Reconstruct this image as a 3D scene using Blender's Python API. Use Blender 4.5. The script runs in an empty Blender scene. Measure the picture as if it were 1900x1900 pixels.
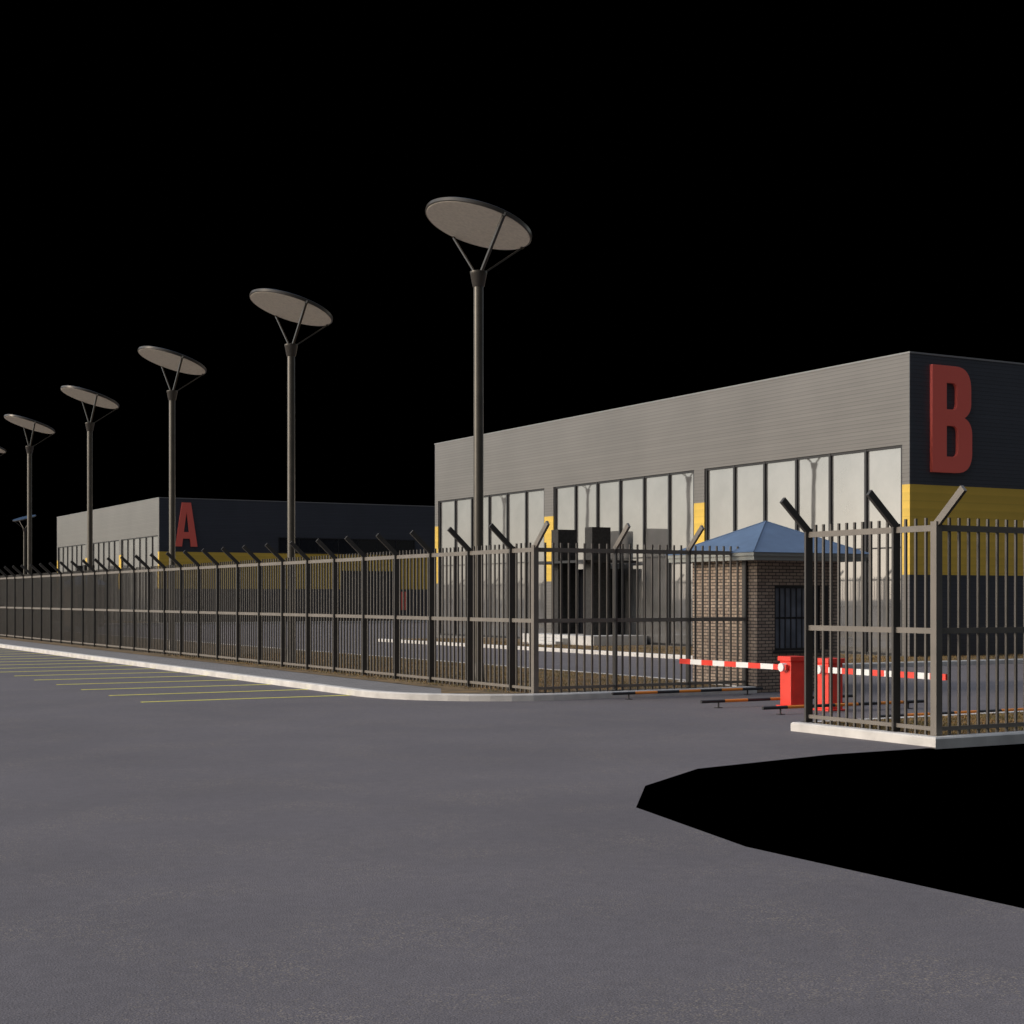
import bpy, math, random
from mathutils import Vector, Matrix
random.seed(7)
sc = bpy.context.scene
COL = sc.collection

# ------------------------------------------------------------------ helpers
class MB:
    def __init__(s): s.v=[]; s.f=[]
    def box(s,x0,x1,y0,y1,z0,z1):
        b=len(s.v)
        s.v+=[(x0,y0,z0),(x1,y0,z0),(x1,y1,z0),(x0,y1,z0),(x0,y0,z1),(x1,y0,z1),(x1,y1,z1),(x0,y1,z1)]
        s.f+=[tuple(b+i for i in q) for q in ((0,3,2,1),(4,5,6,7),(0,1,5,4),(1,2,6,5),(2,3,7,6),(3,0,4,7))]
    def bar(s,p,q,w,h=None,up=(0,0,1)):
        h=h or w; p=Vector(p); q=Vector(q); d=(q-p).normalized()
        u=Vector(up)
        if abs(d.dot(u))>.95: u=Vector((0,1,0))
        a=d.cross(u).normalized(); c=a.cross(d).normalized()
        b=len(s.v)
        for o in (p,q):
            for i,j in ((-1,-1),(1,-1),(1,1),(-1,1)):
                s.v.append(tuple(o+a*(i*w/2)+c*(j*h/2)))
        s.f+=[tuple(b+i for i in r) for r in ((0,1,2,3),(7,6,5,4),(0,4,5,1),(1,5,6,2),(2,6,7,3),(3,7,4,0))]
    def lathe(s,prof,n=32,cx=0,cy=0,M=None):
        b=len(s.v)
        for r,z in prof:
            for i in range(n):
                t=2*math.pi*i/n
                p=Vector((cx+r*math.cos(t),cy+r*math.sin(t),z))
                if M: p=M@p
                s.v.append(tuple(p))
        for k in range(len(prof)-1):
            for i in range(n):
                j=(i+1)%n
                s.f.append((b+k*n+i,b+k*n+j,b+(k+1)*n+j,b+(k+1)*n+i))
        s.f.append(tuple(b+i for i in reversed(range(n))))
        s.f.append(tuple(b+(len(prof)-1)*n+i for i in range(n)))
    def tube(s,p,q,r,n=12,r2=None):
        p=Vector(p);q=Vector(q);d=(q-p)
        M=Matrix.Translation(p)@d.to_track_quat('Z','Y').to_matrix().to_4x4()
        s.lathe([(r,0),(r2 or r,d.length)],n,M=M)
    def poly(s,pts,z):
        b=len(s.v); s.v+=[(x,y,z) for x,y in pts]; s.f.append(tuple(range(b,b+len(pts))))
    def obj(s,name,mat,parent=None,smooth=False,bevel=0):
        me=bpy.data.meshes.new(name); me.from_pydata(s.v,[],s.f); me.update()
        me.materials.append(mat)
        o=bpy.data.objects.new(name,me); COL.objects.link(o)
        if smooth:
            for p in me.polygons: p.use_smooth=len(p.vertices)<=4
            m=o.modifiers.new('es','EDGE_SPLIT'); m.split_angle=math.radians(35)
        if bevel:
            m=o.modifiers.new('bv','BEVEL'); m.width=bevel; m.segments=2; m.limit_method='ANGLE'
        if parent: o.parent=parent
        return o
def root(name,loc=(0,0,0)):
    e=bpy.data.objects.new(name,None); e.location=loc; e.empty_display_size=.3; COL.objects.link(e); return e

# ------------------------------------------------------------------ materials
def mat(name,col,rough=.6,metal=0,spec=.5,noise=None,bump=None,coord='Object'):
    m=bpy.data.materials.new(name); m.use_nodes=True; nt=m.node_tree; N=nt.nodes; L=nt.links
    b=N['Principled BSDF']; b.inputs['Base Color'].default_value=(*col,1)
    b.inputs['Roughness'].default_value=rough; b.inputs['Metallic'].default_value=metal
    b.inputs['Specular IOR Level'].default_value=spec
    tc=N.new('ShaderNodeTexCoord')
    if noise:
        n=N.new('ShaderNodeTexNoise'); n.inputs['Scale'].default_value=noise[0]; n.inputs['Detail'].default_value=6
        L.new(tc.outputs[coord],n.inputs['Vector'])
        r=N.new('ShaderNodeMapRange'); r.inputs['From Min'].default_value=.3; r.inputs['From Max'].default_value=.7
        r.inputs['To Min'].default_value=1-noise[1]; r.inputs['To Max'].default_value=1+noise[1]
        L.new(n.outputs['Fac'],r.inputs['Value'])
        v=N.new('ShaderNodeVectorMath'); v.operation='SCALE'; v.inputs[0].default_value=col
        L.new(r.outputs[0],v.inputs['Scale']); L.new(v.outputs[0],b.inputs['Base Color'])
    if bump:
        n=N.new('ShaderNodeTexNoise'); n.inputs['Scale'].default_value=bump[0]; n.inputs['Detail'].default_value=4
        L.new(tc.outputs[coord],n.inputs['Vector'])
        bp=N.new('ShaderNodeBump'); bp.inputs['Strength'].default_value=bump[1]; bp.inputs['Distance'].default_value=.01
        L.new(n.outputs['Fac'],bp.inputs['Height']); L.new(bp.outputs[0],b.inputs['Normal'])
    return m

def siding(name,col,period=.115,rough=.4,dark=.45,spec=.5):
    m=mat(name,col,rough,0,spec); nt=m.node_tree; N=nt.nodes; L=nt.links; b=N['Principled BSDF']
    tc=N.new('ShaderNodeTexCoord'); sx=N.new('ShaderNodeSeparateXYZ'); L.new(tc.outputs['Object'],sx.inputs[0])
    d=N.new('ShaderNodeMath'); d.operation='DIVIDE'; d.inputs[1].default_value=period; L.new(sx.outputs['Z'],d.inputs[0])
    fr=N.new('ShaderNodeMath'); fr.operation='FRACT'; L.new(d.outputs[0],fr.inputs[0])
    cr=N.new('ShaderNodeValToRGB'); e=cr.color_ramp.elements
    e[0].position=0; e[0].color=(dark,)*3+(1,); e[1].position=.2; e[1].color=(1,1,1,1)
    x=e.new(.12); x.color=(dark,)*3+(1,); x=e.new(.95); x.color=(.92,)*3+(1,)
    L.new(fr.outputs[0],cr.inputs[0])
    fl=N.new('ShaderNodeMath'); fl.operation='FLOOR'; L.new(d.outputs[0],fl.inputs[0])
    wn=N.new('ShaderNodeTexWhiteNoise'); wn.noise_dimensions='1D'; L.new(fl.outputs[0],wn.inputs['W'])
    mr=N.new('ShaderNodeMapRange'); mr.inputs['To Min'].default_value=.95; mr.inputs['To Max'].default_value=1.04; L.new(wn.outputs['Value'],mr.inputs['Value'])
    n=N.new('ShaderNodeTexNoise'); n.inputs['Scale'].default_value=.35; n.inputs['Detail'].default_value=5; L.new(tc.outputs['Object'],n.inputs['Vector'])
    m2=N.new('ShaderNodeMapRange'); m2.inputs['From Min'].default_value=.3; m2.inputs['From Max'].default_value=.7; m2.inputs['To Min'].default_value=.90; m2.inputs['To Max'].default_value=1.08; L.new(n.outputs['Fac'],m2.inputs['Value'])
    mm=N.new('ShaderNodeMath'); mm.operation='MULTIPLY'; L.new(mr.outputs[0],mm.inputs[0]); L.new(m2.outputs[0],mm.inputs[1])
    v=N.new('ShaderNodeVectorMath'); v.operation='SCALE'; v.inputs[0].default_value=col; L.new(mm.outputs[0],v.inputs['Scale'])
    v2=N.new('ShaderNodeVectorMath'); v2.operation='MULTIPLY'; L.new(v.outputs[0],v2.inputs[0]); L.new(cr.outputs[0],v2.inputs[1])
    L.new(v2.outputs[0],b.inputs['Base Color'])
    bp=N.new('ShaderNodeBump'); bp.inputs['Strength'].default_value=.3; bp.inputs['Distance'].default_value=.008
    L.new(cr.outputs[0],bp.inputs['Height']); L.new(bp.outputs[0],b.inputs['Normal'])
    return m

M_clad=siding('grey_cladding',(.165,.156,.145),dark=.68,rough=.28)
M_navy=siding('navy_cladding',(.050,.054,.068),dark=.6,rough=.35)
M_yel=siding('yellow_cladding',(.74,.49,.07),period=.23,dark=.9,rough=.5)
M_cap=mat('coping',(.22,.22,.22),.4)
M_frame=mat('window_frame',(.014,.014,.016),.4)
M_red=mat('red_letter',(.88,.15,.11),.5)
M_redp=mat('red_paint',(.80,.06,.04),.35,noise=(6,.08))
M_white=mat('white_paint',(.8,.8,.78),.4)
M_steel_lit=mat('fence_steel_lit',(.17,.15,.128),.42,noise=(4,.1))  # fence steel as lit: light painted in as a paler tone
M_steel_dim=mat('fence_steel_dim',(.095,.085,.074),.42,noise=(4,.1))  # same fence steel, partial shade painted in as a darker tone
M_steel_shaded=mat('fence_steel_shaded',(.050,.046,.042),.42,noise=(4,.1))  # same fence steel, shade on the posts painted in as the darkest tone
M_pole=mat('lamp_pole',(.075,.066,.052),.34,metal=.2,noise=(3,.15))
M_disc=mat('lamp_diffuser',(.70,.635,.55),.6,noise=(14,.10))
M_rim=mat('lamp_rim',(.08,.072,.062),.28,metal=.4)
M_solar=mat('solar_top',(.05,.09,.16),.3)
M_kerb=mat('kerb_concrete',(.60,.575,.54),.8,noise=(3,.15),bump=(40,.3))
M_conc=mat('step_concrete',(.55,.54,.52),.8,noise=(4,.1))
M_stone=mat('portal_stone',(.028,.027,.026),.6,noise=(12,.4),spec=.3)
M_roof=mat('blue_roof',(.105,.165,.27),.5,noise=(3,.12))
M_fascia=mat('roof_fascia',(.26,.27,.25),.5)
M_orange=mat('orange_paint',(.85,.27,.03),.5)
M_black=mat('black_rubber',(.02,.02,.022),.5)
M_yline=mat('yellow_line',(.88,.80,.13),.7,noise=(9,.15))
M_dglass=mat('dark_glass',(.012,.013,.016),.06)
M_bglass=mat('booth_glass',(.17,.19,.225),.08,noise=(3,.3))
M_door=siding('roller_door',(.035,.036,.042),period=.3,dark=.5)

def glass_mat():
    m=bpy.data.materials.new('reflective_glass'); m.use_nodes=True; nt=m.node_tree; N=nt.nodes; L=nt.links
    b=N['Principled BSDF']; b.inputs['Roughness'].default_value=.5
    g=N.new('ShaderNodeBsdfGlossy'); g.inputs['Roughness'].default_value=.02; g.inputs['Color'].default_value=(.58,.57,.565,1)
    tc=N.new('ShaderNodeTexCoord'); n=N.new('ShaderNodeTexNoise'); n.inputs['Scale'].default_value=.5; L.new(tc.outputs['Object'],n.inputs['Vector'])
    bp=N.new('ShaderNodeBump'); bp.inputs['Strength'].default_value=.08; bp.inputs['Distance'].default_value=.02; L.new(n.outputs['Fac'],bp.inputs['Height']); L.new(bp.outputs[0],g.inputs['Normal'])
    n2=N.new('ShaderNodeTexNoise'); n2.inputs['Scale'].default_value=.8; n2.inputs['Detail'].default_value=5; L.new(tc.outputs['Object'],n2.inputs['Vector'])
    cr=N.new('ShaderNodeValToRGB'); cr.color_ramp.elements[0].position=.35; cr.color_ramp.elements[0].color=(.11,.108,.106,1); cr.color_ramp.elements[1].position=.65; cr.color_ramp.elements[1].color=(.185,.182,.178,1)
    L.new(n2.outputs['Fac'],cr.inputs[0]); L.new(cr.outputs[0],b.inputs['Base Color'])
    mx=N.new('ShaderNodeMixShader'); mx.inputs[0].default_value=.45
    L.new(b.outputs[0],mx.inputs[1]); L.new(g.outputs[0],mx.inputs[2]); L.new(mx.outputs[0],N['Material Output'].inputs[0])
    return m
M_glass=glass_mat()

def brick_mat():
    m=mat('brick_wall',(.3,.22,.17),.85); nt=m.node_tree; N=nt.nodes; L=nt.links; b=N['Principled BSDF']
    tc=N.new('ShaderNodeTexCoord'); sx=N.new('ShaderNodeSeparateXYZ'); L.new(tc.outputs['Object'],sx.inputs[0])
    a=N.new('ShaderNodeMath'); L.new(sx.outputs['X'],a.inputs[0]); L.new(sx.outputs['Y'],a.inputs[1])
    c=N.new('ShaderNodeCombineXYZ'); L.new(a.outputs[0],c.inputs['X']); L.new(sx.outputs['Z'],c.inputs['Y'])
    t=N.new('ShaderNodeTexBrick'); L.new(c.outputs[0],t.inputs['Vector'])
    t.inputs['Scale'].default_value=1; t.inputs['Brick Width'].default_value=.17; t.inputs['Row Height'].default_value=.062
    t.inputs['Mortar Size'].default_value=.009; t.inputs['Mortar Smooth'].default_value=.2
    t.inputs['Color1'].default_value=(.40,.31,.235,1); t.inputs['Color2'].default_value=(.26,.195,.15,1); t.inputs['Mortar'].default_value=(.05,.045,.042,1)
    L.new(t.outputs['Color'],b.inputs['Base Color'])
    bp=N.new('ShaderNodeBump'); bp.invert=True; bp.inputs['Strength'].default_value=.7; bp.inputs['Distance'].default_value=.012
    L.new(t.outputs['Fac'],bp.inputs['Height']); L.new(bp.outputs[0],b.inputs['Normal'])
    return m
M_brick=brick_mat()

def asphalt():
    m=mat('asphalt',(.1,.1,.1),.78); nt=m.node_tree; N=nt.nodes; L=nt.links; b=N['Principled BSDF']
    b.inputs['Specular IOR Level'].default_value=.4
    tc=N.new('ShaderNodeTexCoord')
    def noise(s,d=6):
        n=N.new('ShaderNodeTexNoise'); n.inputs['Scale'].default_value=s; n.inputs['Detail'].default_value=d; L.new(tc.outputs['Object'],n.inputs['Vector']); return n.outputs['Fac']
    def mr(src,a,bb,c,d):
        r=N.new('ShaderNodeMapRange'); r.inputs['From Min'].default_value=a; r.inputs['From Max'].default_value=bb; r.inputs['To Min'].default_value=c; r.inputs['To Max'].default_value=d; L.new(src,r.inputs['Value']); return r.outputs[0]
    def mul(a,bb):
        k=N.new('ShaderNodeMath'); k.operation='MULTIPLY'; L.new(a,k.inputs[0]); L.new(bb,k.inputs[1]); return k.outputs[0]
    fine=mr(noise(90,3),.3,.7,.6,1.42); med=mr(noise(9),.3,.7,.92,1.08); big=mr(noise(.35),.35,.65,.92,1.07)
    f=mul(mul(fine,med),big)
    vo=N.new('ShaderNodeTexVoronoi'); vo.inputs['Scale'].default_value=95; L.new(tc.outputs['Object'],vo.inputs['Vector'])
    sep=N.new('ShaderNodeSeparateColor'); L.new(vo.outputs['Color'],sep.inputs[0])
    fl=mr(sep.outputs[0],.84,.90,0,1); sun_pat=mr(noise(1.0,4),.44,.66,.04,.5)  # warm flecks gathered in noise patches: sun patches painted into the asphalt colour
    ff=mul(fl,sun_pat)
    v=N.new('ShaderNodeVectorMath'); v.operation='SCALE'; v.inputs[0].default_value=(.137,.1235,.130); L.new(f,v.inputs['Scale'])
    mx=N.new('ShaderNodeMix'); mx.data_type='RGBA'; L.new(ff,mx.inputs[0]); L.new(v.outputs[0],mx.inputs[6]); mx.inputs[7].default_value=(.36,.30,.225,1)
    L.new(mx.outputs[2],b.inputs['Base Color'])
    bp=N.new('ShaderNodeBump'); bp.inputs['Strength'].default_value=.5; bp.inputs['Distance'].default_value=.008
    L.new(noise(110,2),bp.inputs['Height']); L.new(bp.outputs[0],b.inputs['Normal'])
    return m
M_asph=asphalt()
def grass_mat(name,c1,c2,sc_):
    m=mat(name,c1,.9); nt=m.node_tree; N=nt.nodes; L=nt.links
    tc=N.new('ShaderNodeTexCoord'); n=N.new('ShaderNodeTexNoise'); n.inputs['Scale'].default_value=sc_; n.inputs['Detail'].default_value=8; L.new(tc.outputs['Object'],n.inputs['Vector'])
    cr=N.new('ShaderNodeValToRGB'); cr.color_ramp.elements[0].position=.38; cr.color_ramp.elements[0].color=(*c1,1); cr.color_ramp.elements[1].position=.62; cr.color_ramp.elements[1].color=(*c2,1)
    L.new(n.outputs['Fac'],cr.inputs[0]); L.new(cr.outputs[0],N['Principled BSDF'].inputs['Base Color'])
    return m
M_soil=grass_mat('dry_turf',(.10,.07,.035),(.22,.14,.06),3)
M_blade=grass_mat('grass_blades',(.12,.10,.03),(.30,.18,.07),2)
def paver():
    m=mat('paving',(.2,.2,.2),.85); nt=m.node_tree; N=nt.nodes; L=nt.links
    tc=N.new('ShaderNodeTexCoord'); t=N.new('ShaderNodeTexBrick'); L.new(tc.outputs['Object'],t.inputs['Vector'])
    t.inputs['Scale'].default_value=1; t.inputs['Brick Width'].default_value=.3; t.inputs['Row Height'].default_value=.15; t.inputs['Mortar Size'].default_value=.006
    t.inputs['Color1'].default_value=(.19,.18,.175,1); t.inputs['Color2'].default_value=(.24,.225,.22,1); t.inputs['Mortar'].default_value=(.08,.08,.08,1)
    L.new(t.outputs['Color'],N['Principled BSDF'].inputs['Base Color']); return m
M_pave=paver()

# ------------------------------------------------------------------ ground
g=MB()
g.poly([(7,-60),(7,6.4),(6.99,8.97),(7.48,11.12),(8.42,12.36),(9.75,13.33),(11.96,13.79),(13.64,13.8),(1500,13.8),(1500,2500),(-1500,2500),(-1500,-60)],0)
g.obj('asphalt_ground',M_asph)

def kerb(name,path,w=.18,z1=.12,closed=False):
    n=len(path); P=[Vector(p) for p in path]; inn=[]
    for i in range(n):
        ds=[]
        if i>0 or closed: ds.append((P[i]-P[i-1]).normalized())
        if i<n-1 or closed: ds.append((P[(i+1)%n]-P[i]).normalized())
        nr=[Vector((d.y,-d.x)) for d in ds]
        a=sum(nr,Vector((0,0))); a.normalize(); a=a*(w/max(.3,a.dot(nr[0])))
        inn.append(P[i]+a)
    m=MB(); c=.02
    rng=range(n if closed else n-1)
    for i in range(n):
        o,q=P[i],inn[i]; e=o+(q-o)*(c/w)
        m.v+=[(o.x,o.y,-.02),(o.x,o.y,z1-c),(e.x,e.y,z1),(q.x,q.y,z1),(q.x,q.y,-.02)]
    for i in rng:
        j=(i+1)%n
        for k in range(4): m.f.append((i*5+k,j*5+k,j*5+k+1,i*5+k+1))
    if not closed:
        m.f.append((0,1,2,3,4)); b=(n-1)*5; m.f.append((b+4,b+3,b+2,b+1,b))
    m.obj(name,M_kerb); return inn
arc=[]
for i in range(13):
    t=math.radians(180+90*i/12); arc.append((11.5+2.9+2.9*math.cos(t),26.3+2.9*math.sin(t)))
out=[(18.5,25.8),(18.5,23.4)]+list(reversed(arc))+[(11.5,300)]
inn=kerb('kerb',out)
w=MB(); w.poly([(p.x,p.y) for p in inn]+[(13.3,300),(13.3,24.1),(18.32,24.1),(18.32,25.8)],.105); w.obj('sidewalk',M_pave)
t=MB(); t.poly([(13.3,23.95),(18.32,23.95),(18.32,25.8),(18.75,25.8),(18.75,300),(13.1,300),(13.1,26),(12.4,24.6)],.113); t.obj('grass_verge',M_soil)
kerb('kerb',[(18.9,300),(18.9,25.8),(18.5,25.8)],w=.15)
kerb('kerb',[(60,13.8),(13.62,13.8),(13.62,16.5),(60,16.5)])
t=MB(); t.poly([(13.75,13.93),(60,13.93),(60,16.4),(13.75,16.4)],.108); t.obj('grass_verge',M_soil)
for oy in (0,74):
    kerb('kerb',[(70,30.5+oy),(26.8,30.5+oy),(26.8,59+oy),(31.85,59+oy)])
    t=MB(); t.poly([(26.95,30.65+oy),(70,30.65+oy),(70,33.33+oy),(31.89,33.33+oy),(31.89,58.9+oy),(26.95,58.9+oy)],.108); t.obj('grass_verge',M_soil)

def blades(name,rects,n,h=.07):
    m=MB(); tot=sum((r[1]-r[0])*(r[3]-r[2]) for r in rects)
    for r in rects:
        k=int(n*(r[1]-r[0])*(r[3]-r[2])/tot)
        for _ in range(k):
            x=random.uniform(r[0],r[1]); y=random.uniform(r[2],r[3]); a=random.uniform(0,6.28); hh=h*random.uniform(.4,1.3); ww=.008
            b=len(m.v); dx,dy=math.cos(a)*ww,math.sin(a)*ww
            m.v+=[(x-dx,y-dy,.10),(x+dx,y+dy,.10),(x+random.uniform(-.04,.04),y+random.uniform(-.04,.04),.11+hh)]; m.f.append((b,b+1,b+2))
    m.obj(name,M_blade)
blades('grass',[(13.4,18.3,24.0,27),(13.4,18.7,27,45)],30000,.04)
blades('grass',[(13.85,24,14.05,16.3)],18000,.035)
blades('grass',[(27,31.7,31,44),(27,50,31,33.2),(27,29.4,44,58)],12000,.06)

m=MB()
for i in range(34):
    y=26.56+2.08*i; m.box(7.58,11.48,y-.06,y+.06,.0,.004)
m.obj('parking_lines',M_yline)

# ------------------------------------------------------------------ fences
PK=.030
def fence_line(rl,po,pk,a,b,posts,arms,armdir,z0=.11,corner=True):
    a=Vector((*a,0)); b=Vector((*b,0)); d=(b-a).normalized()
    for z,hh in ((2.66,.075),(1.40,.07),(.20,.05)):
        rl.bar(a+Vector((0,0,z)),b+Vector((0,0,z)),.036,hh)
    for i,t_ in enumerate(posts):
        p=a+d*t_; m=po if i else rl  # corner post takes the lit steel tone
        if i or corner:
            al,ac=(.034,.12) if i else (.10,.10)
            hx,hy=(al/2,ac/2) if abs(d.x)>.5 else (ac/2,al/2)
            m.box(p.x-hx,p.x+hx,p.y-hy,p.y+hy,z0-.05,2.74)
            m.box(p.x-.08,p.x+.08,p.y-.08,p.y+.08,z0-.05,z0+.015)
        if arms[i]:
            ad=Vector((*armdir,0)); s=p+Vector((0,0,2.70))
            if not i: s-=d*.05
            (rl if abs(d.x)>.5 else po).bar(s,s+ad*.45+Vector((0,0,.42)),.05,.09)  # arms of cross runs take the lit tone, the rest the shaded one
    ps=sorted(posts)
    for i in range(len(ps)-1):
        n=max(1,round((ps[i+1]-ps[i])/.158))
        for k in range(1,n):
            p=a+d*(ps[i]+(ps[i+1]-ps[i])*k/n)
            pk.box(p.x-PK/2,p.x+PK/2,p.y-PK/2,p.y+PK/2,z0,2.79)
def fence(runs):
    r=root('metal_fence'); A_,B_,C_=MB(),MB(),MB()
    for run in runs: fence_line(A_,B_,C_,*run[0],**run[1])
    A_.obj('rails',M_steel_lit,r); B_.obj('posts',M_steel_shaded,r); C_.obj('pickets',M_steel_dim,r)
ps=[0]+[.82+1.64*i for i in range(90)]
fence([(((13.83,23.76),(13.83,23.76+ps[-1]),ps,[0]+[1]*90,(-1,0)),{}),
       (((13.882,23.76),(18.53,23.76),[0.0,1.64,3.28,4.60],[1,1,1,0],(0,-1)),{'corner':False})])
fence([(((13.83,14.0),(13.83,16.40),[0,.70,2.38],[0,1,1],(-1,0)),{}),
       (((13.882,14.0),(40,14.0),[0.0]+[1.64*i for i in range(1,16)],[1]*16,(0,-1)),{'corner':False})])

# ------------------------------------------------------------------ street lamps
def street_lamp(x,y,rotz=0):
    r=root('street_lamp',(x,y,0)); r.rotation_euler[2]=rotz
    m=MB(); m.lathe([(.19,.1),(.19,.13),(.13,.14),(.115,.5),(.10,.52),(.10,8.07)],28)
    m.obj('pole',M_pole,r,True)
    m=MB(); m.lathe([(.105,8.02),(.12,8.04),(.165,8.27),(.172,8.28),(.172,8.33),(.15,8.34)],28); m.obj('collar',M_rim,r,True)
    t=math.radians(16.8); c=Vector((0,0,9.27))
    M=Matrix.Translation(c)@Matrix.Rotation(t,4,'Y')
    m=MB(); m.lathe([(1.065,-.036),(1.07,-.031)],72,M=M); m.obj('diffuser',M_disc,r)
    m=MB(); m.lathe([(1.052,-.03),(1.09,-.03),(1.10,-.02),(1.10,.045),(1.085,.055)],72,M=M); m.obj('rim',M_rim,r,True)
    m=MB(); m.lathe([(1.07,.057),(1.07,.064)],72,M=M); m.obj('solar_panel',M_solar,r)
    m=MB()
    for k,(ux,uy) in enumerate(((0,-1),(1,0),(0,1))):
        s=Vector((ux*.13,uy*.13,8.32)); e=M@Vector((ux*1.06,uy*1.06,-.05))
        m.bar(s,e,.055,.055) if k==0 else m.bar(s,e,.035,.035)
        m.bar(e,M@Vector((ux*1.08,uy*1.08,.02)),.07,.07)
    m.obj('struts',M_rim,r)
for i in range(12): street_lamp(14.64,27.39+10.23*i)
street_lamp(31.4,148.7,math.radians(200))

# ------------------------------------------------------------------ letters
def bez(p,c,q,n=8):
    return [((1-t)**2*p[0]+2*t*(1-t)*c[0]+t*t*q[0],(1-t)**2*p[1]+2*t*(1-t)*c[1]+t*t*q[1]) for t in [i/n for i in range(n+1)]]
def glyph(name,loops,loc,parent):
    cu=bpy.data.curves.new(name,'CURVE'); cu.dimensions='2D'; cu.fill_mode='BOTH'; cu.extrude=.05; cu.bevel_depth=.004
    for lp in loops:
        s=cu.splines.new('POLY'); s.points.add(len(lp)-1)
        for i,(x,y) in enumerate(lp): s.points[i].co=(x,y,0,1)
        s.use_cyclic_u=True
    o=bpy.data.objects.new(name,cu); COL.objects.link(o); o.rotation_euler=(math.radians(90),0,0); o.location=loc; cu.materials.append(M_red); o.parent=parent
B=[[(0,0),(.85,0)]+bez((.95,0),(1.58,0),(1.58,.62))+bez((1.58,1.12),(1.58,1.5),(1.27,1.62))+bez((1.27,1.62),(1.54,1.76),(1.54,2.05))+bez((1.54,2.45),(1.54,3.11),(.95,3.11))+[(0,3.11)],
   [(.56,.46),(.56,1.37),(.82,1.37)]+bez((.82,1.37),(1.02,1.37),(1.02,1.15))+bez((1.02,.68),(1.02,.46),(.82,.46)),
   [(.56,1.84),(.56,2.62),(.80,2.62)]+bez((.80,2.62),(.98,2.62),(.98,2.42))+bez((.98,2.04),(.98,1.84),(.80,1.84))]
A=[[(0,0),(.47,0),(.54,.56),(1.06,.56),(1.13,0),(1.6,0),(1.12,3.11),(.48,3.11)],[(.60,1.02),(.80,2.45),(1.0,1.02)]]

# ------------------------------------------------------------------ warehouse buildings
def building(oy,letter,lx):
    r=root('warehouse_building',(31.9,33.34+oy,0))
    L=30.6; W=34; H=8.86; ZW=6.25
    m=MB(); m.box(.15,W,.02,L-.02,0,H-.15); m.obj('core',M_navy,r)
    piers=[(.02,.31),(9.89,10.49),(19.99,20.70),(30.27,30.58)]
    m=MB(); m.box(0,.15,.02,L-.02,ZW,H)
    for a,b in piers:
        m.box(0,.15,a,b,5.09,ZW); m.box(0,.15,a,b,0,2.48)
    m.box(.0,.15,.31,9.89,0,.12); m.box(0,.15,10.49,19.99,0,.12); m.box(0,.15,20.70,30.27,0,.12)
    m.obj('facade_cladding',M_clad,r)
    m=MB()
    for a,b in piers: m.box(-.004,.15,a,b,2.48,5.09)
    m.box(-.004,W,-.004,.02,2.48,5.09); m.obj('yellow_band',M_yel,r)
    m=MB(); m.box(0,W,0,.02,5.09,H); m.box(0,W,0,.02,0,2.48); m.box(0,W,L-.02,L,0,H); m.box(W,W+.02,0,L,0,H); m.obj('end_cladding',M_navy,r)
    m=MB(); m.box(-.02,.2,-.02,L+.02,H,H+.05); m.box(.2,W+.02,-.02,.2,H,H+.05); m.box(.2,W+.02,L-.2,L+.02,H,H+.05); m.obj('coping',M_cap,r)
    gl=MB(); fr=MB()
    for a,b in ((.31,9.89),(10.49,19.99),(20.70,30.27)):
        gl.box(.10,.13,a,b,.12,ZW)
        st=(b-a)/6
        for k in range(7):
            y=a+st*k; y=min(max(y,a+.05),b-.05)
            ww=.045
            fr.box(.035,.10,y-ww,y+ww,.12,ZW)
        for k in range(6):
            y0=a+st*k+(.10 if k==0 else .046); y1=a+st*(k+1)-(.10 if k==5 else .046)
            fr.box(.05,.10,y0,y1,ZW-.07,ZW)
            fr.box(.07,.10,y0,y1,3.26,3.30); fr.box(.05,.10,y0,y1,.12,.2)
    gl.obj('glazing',M_glass,r); fr.obj('window_frames',M_frame,r)
    gl=MB(); gl.box(8.9,19.9,-.01,-.001,5.2,6.2); gl.obj('end_windows',M_dglass,r)
    fr=MB(); fr.box(8.85,19.95,-.05,-.002,6.2,6.27); fr.box(8.85,19.95,-.05,-.002,5.12,5.2)
    for k in range(8):
        x=8.9+11*k/7; fr.box(x-.04,x+.04,-.045,-.011,5.2,6.2)
    fr.obj('end_window_frames',M_frame,r)
    d=MB(); d.box(14,17.9,-.03,-.006,0,3.7); d.obj('roller_door',M_door,r)
    d=MB(); d.box(13.85,14,-.09,-.006,0,3.85); d.box(17.9,18.05,-.09,-.006,0,3.85); d.box(14,17.9,-.09,-.006,3.7,3.85); d.obj('door_frame',M_frame,r)
    d=MB(); d.box(18.7,19.25,-.03,-.006,.9,2.3); d.obj('red_door_panel',M_red,r)
    glyph('letter_'+('b' if letter is B else 'a'),letter,(lx,-.056,5.47),r)
    y0,y1=13.36,18.46
    e=MB(); e.box(-2.3,-.002,y0,y1,0,.45); 
    for k in range(3): e.box(-2.3-.3*(3-k),-2.3-.3*(2-k)-.001,15.0,17.0,0,.112*(k+1))
    e.obj('entrance_steps',M_conc,r,bevel=.01)
    e=MB(); e.box(-1.6,-.8,14.56,15.06,.45,4.4); e.box(-1.6,-.8,16.96,17.46,.45,4.4); e.obj('portal',M_stone,r)
    e=MB(); e.box(-.75,-.02,15.1,16.9,.45,2.9); e.obj('entrance_vestibule',M_dglass,r)
    e=MB(); e.box(-2.2,-.05,14.0,18.0,3.12,3.15); e.obj('canopy_glass',M_dglass,r)
    e=MB(); e.box(-2.24,-2.2,13.96,18.04,3.09,3.18); e.box(-2.24,-.05,13.96,14.0,3.09,3.18); e.box(-2.24,-.05,18.0,18.04,3.09,3.18); e.obj('canopy_frame',M_frame,r)
building(0,B,.78)
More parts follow.
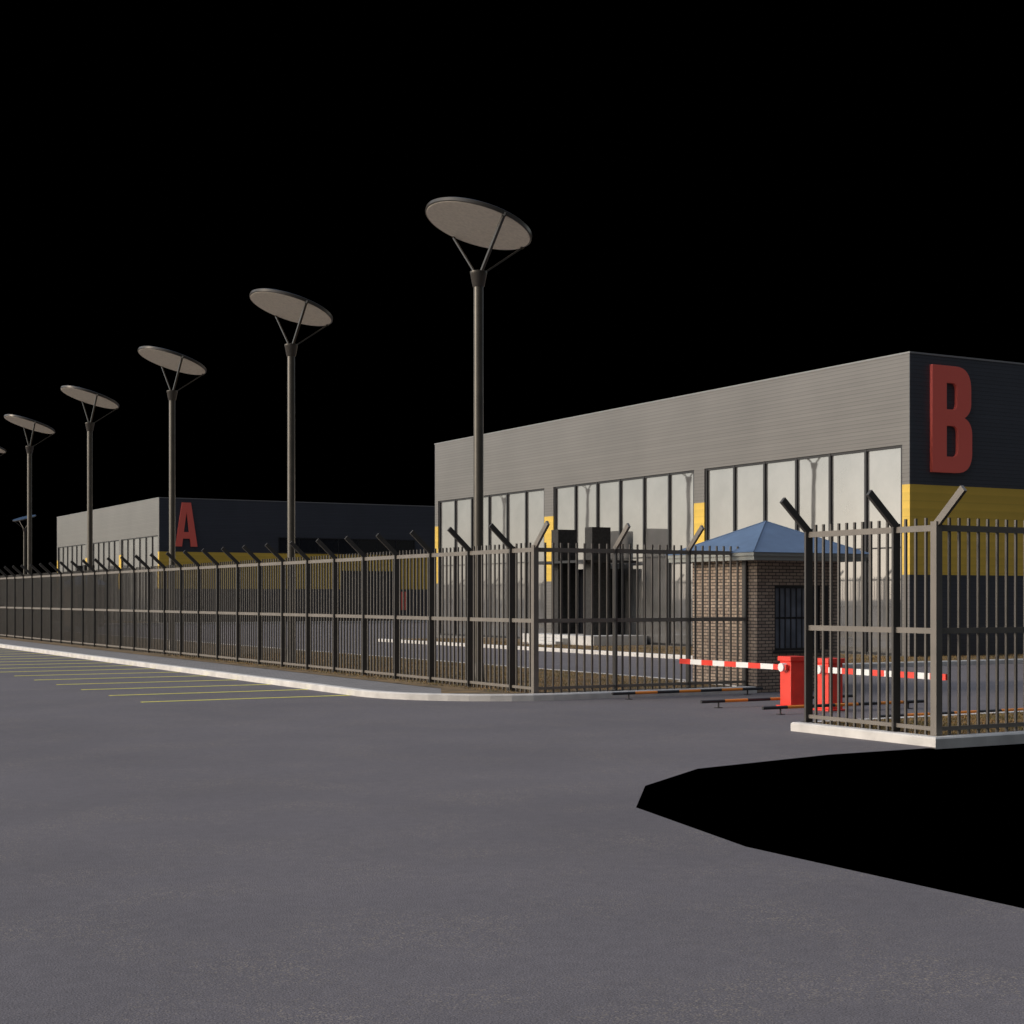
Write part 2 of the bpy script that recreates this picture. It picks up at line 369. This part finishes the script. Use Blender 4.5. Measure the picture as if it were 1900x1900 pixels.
building(74,A,1.15)

# ------------------------------------------------------------------ gatehouses
def booth(cx,cy):
    r=root('brick_gatehouse',(cx,cy,0)); h=1.035; wt=.14
    m=MB()
    m.box(-h,-.61,-h,-h+wt,0,2.52); m.box(.54,h,-h,-h+wt,0,2.52); m.box(-.61,.54,-h,-h+wt,0,.79); m.box(-.61,.54,-h,-h+wt,2.04,2.52)
    m.box(-h,-h+wt,-h+wt,h,0,2.52); m.box(h-wt,h,-h+wt,h,0,2.52); m.box(-h+wt,h-wt,h-wt,h,0,2.52)
    m.obj('walls',M_brick,r)
    m=MB(); m.box(-.61,.54,-h+.07,-h+.08,.79,2.04); m.obj('window_glass',M_bglass,r)
    m=MB(); 
    for x in (-.61,.49): m.box(x,x+.05,-h+.03,-h+.069,.79,2.04)
    for k in range(1,8): 
        x=-.585+k*1.1/8; m.box(x-.009,x+.009,-h+.04,-h+.06,.84,1.99)
    m.box(-.56,.49,-h+.028,-h+.069,.79,.84); m.box(-.56,.49,-h+.028,-h+.069,1.99,2.04); m.box(-.56,.49,-h+.064,-h+.069,1.4,1.44)
    m.box(-.66,.59,-h-.05,-h+.02,.74,.788); m.box(.56,.62,-h-.12,-h-.002,.80,2.04)
    m.obj('window_frame',M_frame,r)
    s=1.38
    m=MB(); m.box(-s,s,-s,s,2.52,2.60); m.box(-s-.03,s+.03,-s-.03,s+.03,2.60,2.665); m.obj('eaves',M_fascia,r)
    m=MB(); s=1.43
    m.v+=[(-s,-s,2.667),(s,-s,2.667),(s,s,2.667),(-s,s,2.667),(0,0,3.33)]; m.f+=[(0,1,4),(1,2,4),(2,3,4),(3,0,4),(3,2,1,0)]
    m.obj('roof',M_roof,r)
    m=MB()
    for x,y in ((-s,-s),(s,-s),(s,s),(-s,s)): m.tube((x,y,2.672),(0,0,3.335),.012,8)
    m.obj('roof_hips',M_roof,r)
booth(19.57,24.48); booth(25,100.7)

# ------------------------------------------------------------------ boom barriers
def barrier(x,y,sgn,L):
    r=root('boom_barrier',(x,y,0))
    m=MB(); m.box(-.15,.15,-.14,.14,.03,.76); m.box(-.18,.18,-.17,.17,.76,.84); m.box(-.20,.20,-.19,.19,0,.03); m.obj('cabinet',M_redp,r,bevel=.012)
    m=MB(); m.box(-.09,.09,-.146,-.141,.18,.55); m.obj('service_door',M_redp,r)
    m=MB(); m.tube((-.15,0,.66),(-.25,0,.66),.07,20); m.obj('pivot',M_white,r,True)
    n=9; a=MB(); b=MB()
    for k in range(n):
        s=sgn*(-.10+(L+.1)*k/n); e=sgn*(-.10+(L+.1)*(k+1)/n)
        (b if k%2 else a).box(-.22,-.18,min(s,e),max(s,e),.615,.705)
    a.obj('boom_red_bands',M_redp,r); b.obj('boom_white_bands',M_white,r)
barrier(16.67,20.15,1,2.9)
barrier(16.65,19.2,-1,2.75)

# ------------------------------------------------------------------ striped ground rails
def rail(x0,x1,y,z=.11):
    r=root('striped_road_rail',(x0,y,0)); n=7; a=MB(); b=MB(); L=x1-x0
    for k in range(n): (b if k%2 else a).tube((L*k/n,0,z),(L*(k+1)/n,0,z),.026,12)
    a.obj('black_bands',M_black,r,True); b.obj('orange_bands',M_orange,r,True)
    m=MB()
    for x in (.35,L-.35): m.tube((x,0,0),(x,0,z-.01),.014,8); m.box(x-.05,x+.05,-.05,.05,0,.01)
    m.obj('feet',M_black,r)
rail(15.0,18.35,23.05); rail(15.1,18.4,20.55); rail(15.05,18.4,18.9); rail(15.4,18.8,16.72)

# ------------------------------------------------------------------ world & sun
AZ=math.radians(-74)
EL=math.radians(18)
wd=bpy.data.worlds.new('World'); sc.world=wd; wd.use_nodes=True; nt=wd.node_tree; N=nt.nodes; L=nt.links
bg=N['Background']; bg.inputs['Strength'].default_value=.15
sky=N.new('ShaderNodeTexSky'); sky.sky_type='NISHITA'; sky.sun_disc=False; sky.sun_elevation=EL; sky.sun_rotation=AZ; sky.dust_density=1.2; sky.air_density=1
tc=N.new('ShaderNodeTexCoord')
nm=N.new('ShaderNodeVectorMath'); nm.operation='NORMALIZE'; L.new(tc.outputs['Generated'],nm.inputs[0])
def dot(v):
    d=N.new('ShaderNodeVectorMath'); d.operation='DOT_PRODUCT'; d.inputs[1].default_value=Vector(v).normalized(); L.new(nm.outputs[0],d.inputs[0]); return d.outputs['Value']
def mrange(src,a,b,c,d_):
    m=N.new('ShaderNodeMapRange'); m.interpolation_type='SMOOTHSTEP'
    m.inputs['From Min'].default_value=a; m.inputs['From Max'].default_value=b; m.inputs['To Min'].default_value=c; m.inputs['To Max'].default_value=d_
    L.new(src,m.inputs['Value']); return m.outputs[0]
def mul(a,b):
    k=N.new('ShaderNodeMath'); k.operation='MULTIPLY'; L.new(a,k.inputs[0]); L.new(b,k.inputs[1]); return k.outputs[0]
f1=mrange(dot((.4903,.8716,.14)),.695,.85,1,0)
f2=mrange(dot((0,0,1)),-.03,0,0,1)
f3=mrange(dot((.35,-1,-.25)),-.2,.6,1,.12)  # added dimming of the sky behind the camera, darkens faces turned that way
f4=mrange(dot((0,0,1)),.45,.85,1,3.4)  # added zenith boost, brightens the ground and other upward faces
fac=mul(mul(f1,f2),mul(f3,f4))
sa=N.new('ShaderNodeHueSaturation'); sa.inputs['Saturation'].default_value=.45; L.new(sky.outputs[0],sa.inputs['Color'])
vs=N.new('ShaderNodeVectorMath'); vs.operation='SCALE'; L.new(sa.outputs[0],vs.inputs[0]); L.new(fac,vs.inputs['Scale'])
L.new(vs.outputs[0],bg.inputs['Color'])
sl=bpy.data.lights.new('sun','SUN'); sl.energy=1.8; sl.angle=math.radians(12); sl.color=(1,.84,.67)
so=bpy.data.objects.new('sun',sl); COL.objects.link(so)
d=Vector((math.sin(AZ)*math.cos(EL),math.cos(AZ)*math.cos(EL),math.sin(EL)))
so.rotation_euler=d.to_track_quat('Z','Y').to_euler()

# ------------------------------------------------------------------ camera
cd=bpy.data.cameras.new('camera'); cam=bpy.data.objects.new('camera',cd); COL.objects.link(cam)
cd.sensor_width=36; cd.lens=2880/1900*36; cd.shift_y=160/1900; cd.clip_end=5000
cam.location=(0,0,1.8); cam.rotation_euler=(math.radians(90),0,math.radians(-29.36))
sc.camera=cam
sc.view_settings.view_transform='Standard'; sc.view_settings.look='None'; sc.view_settings.exposure=0
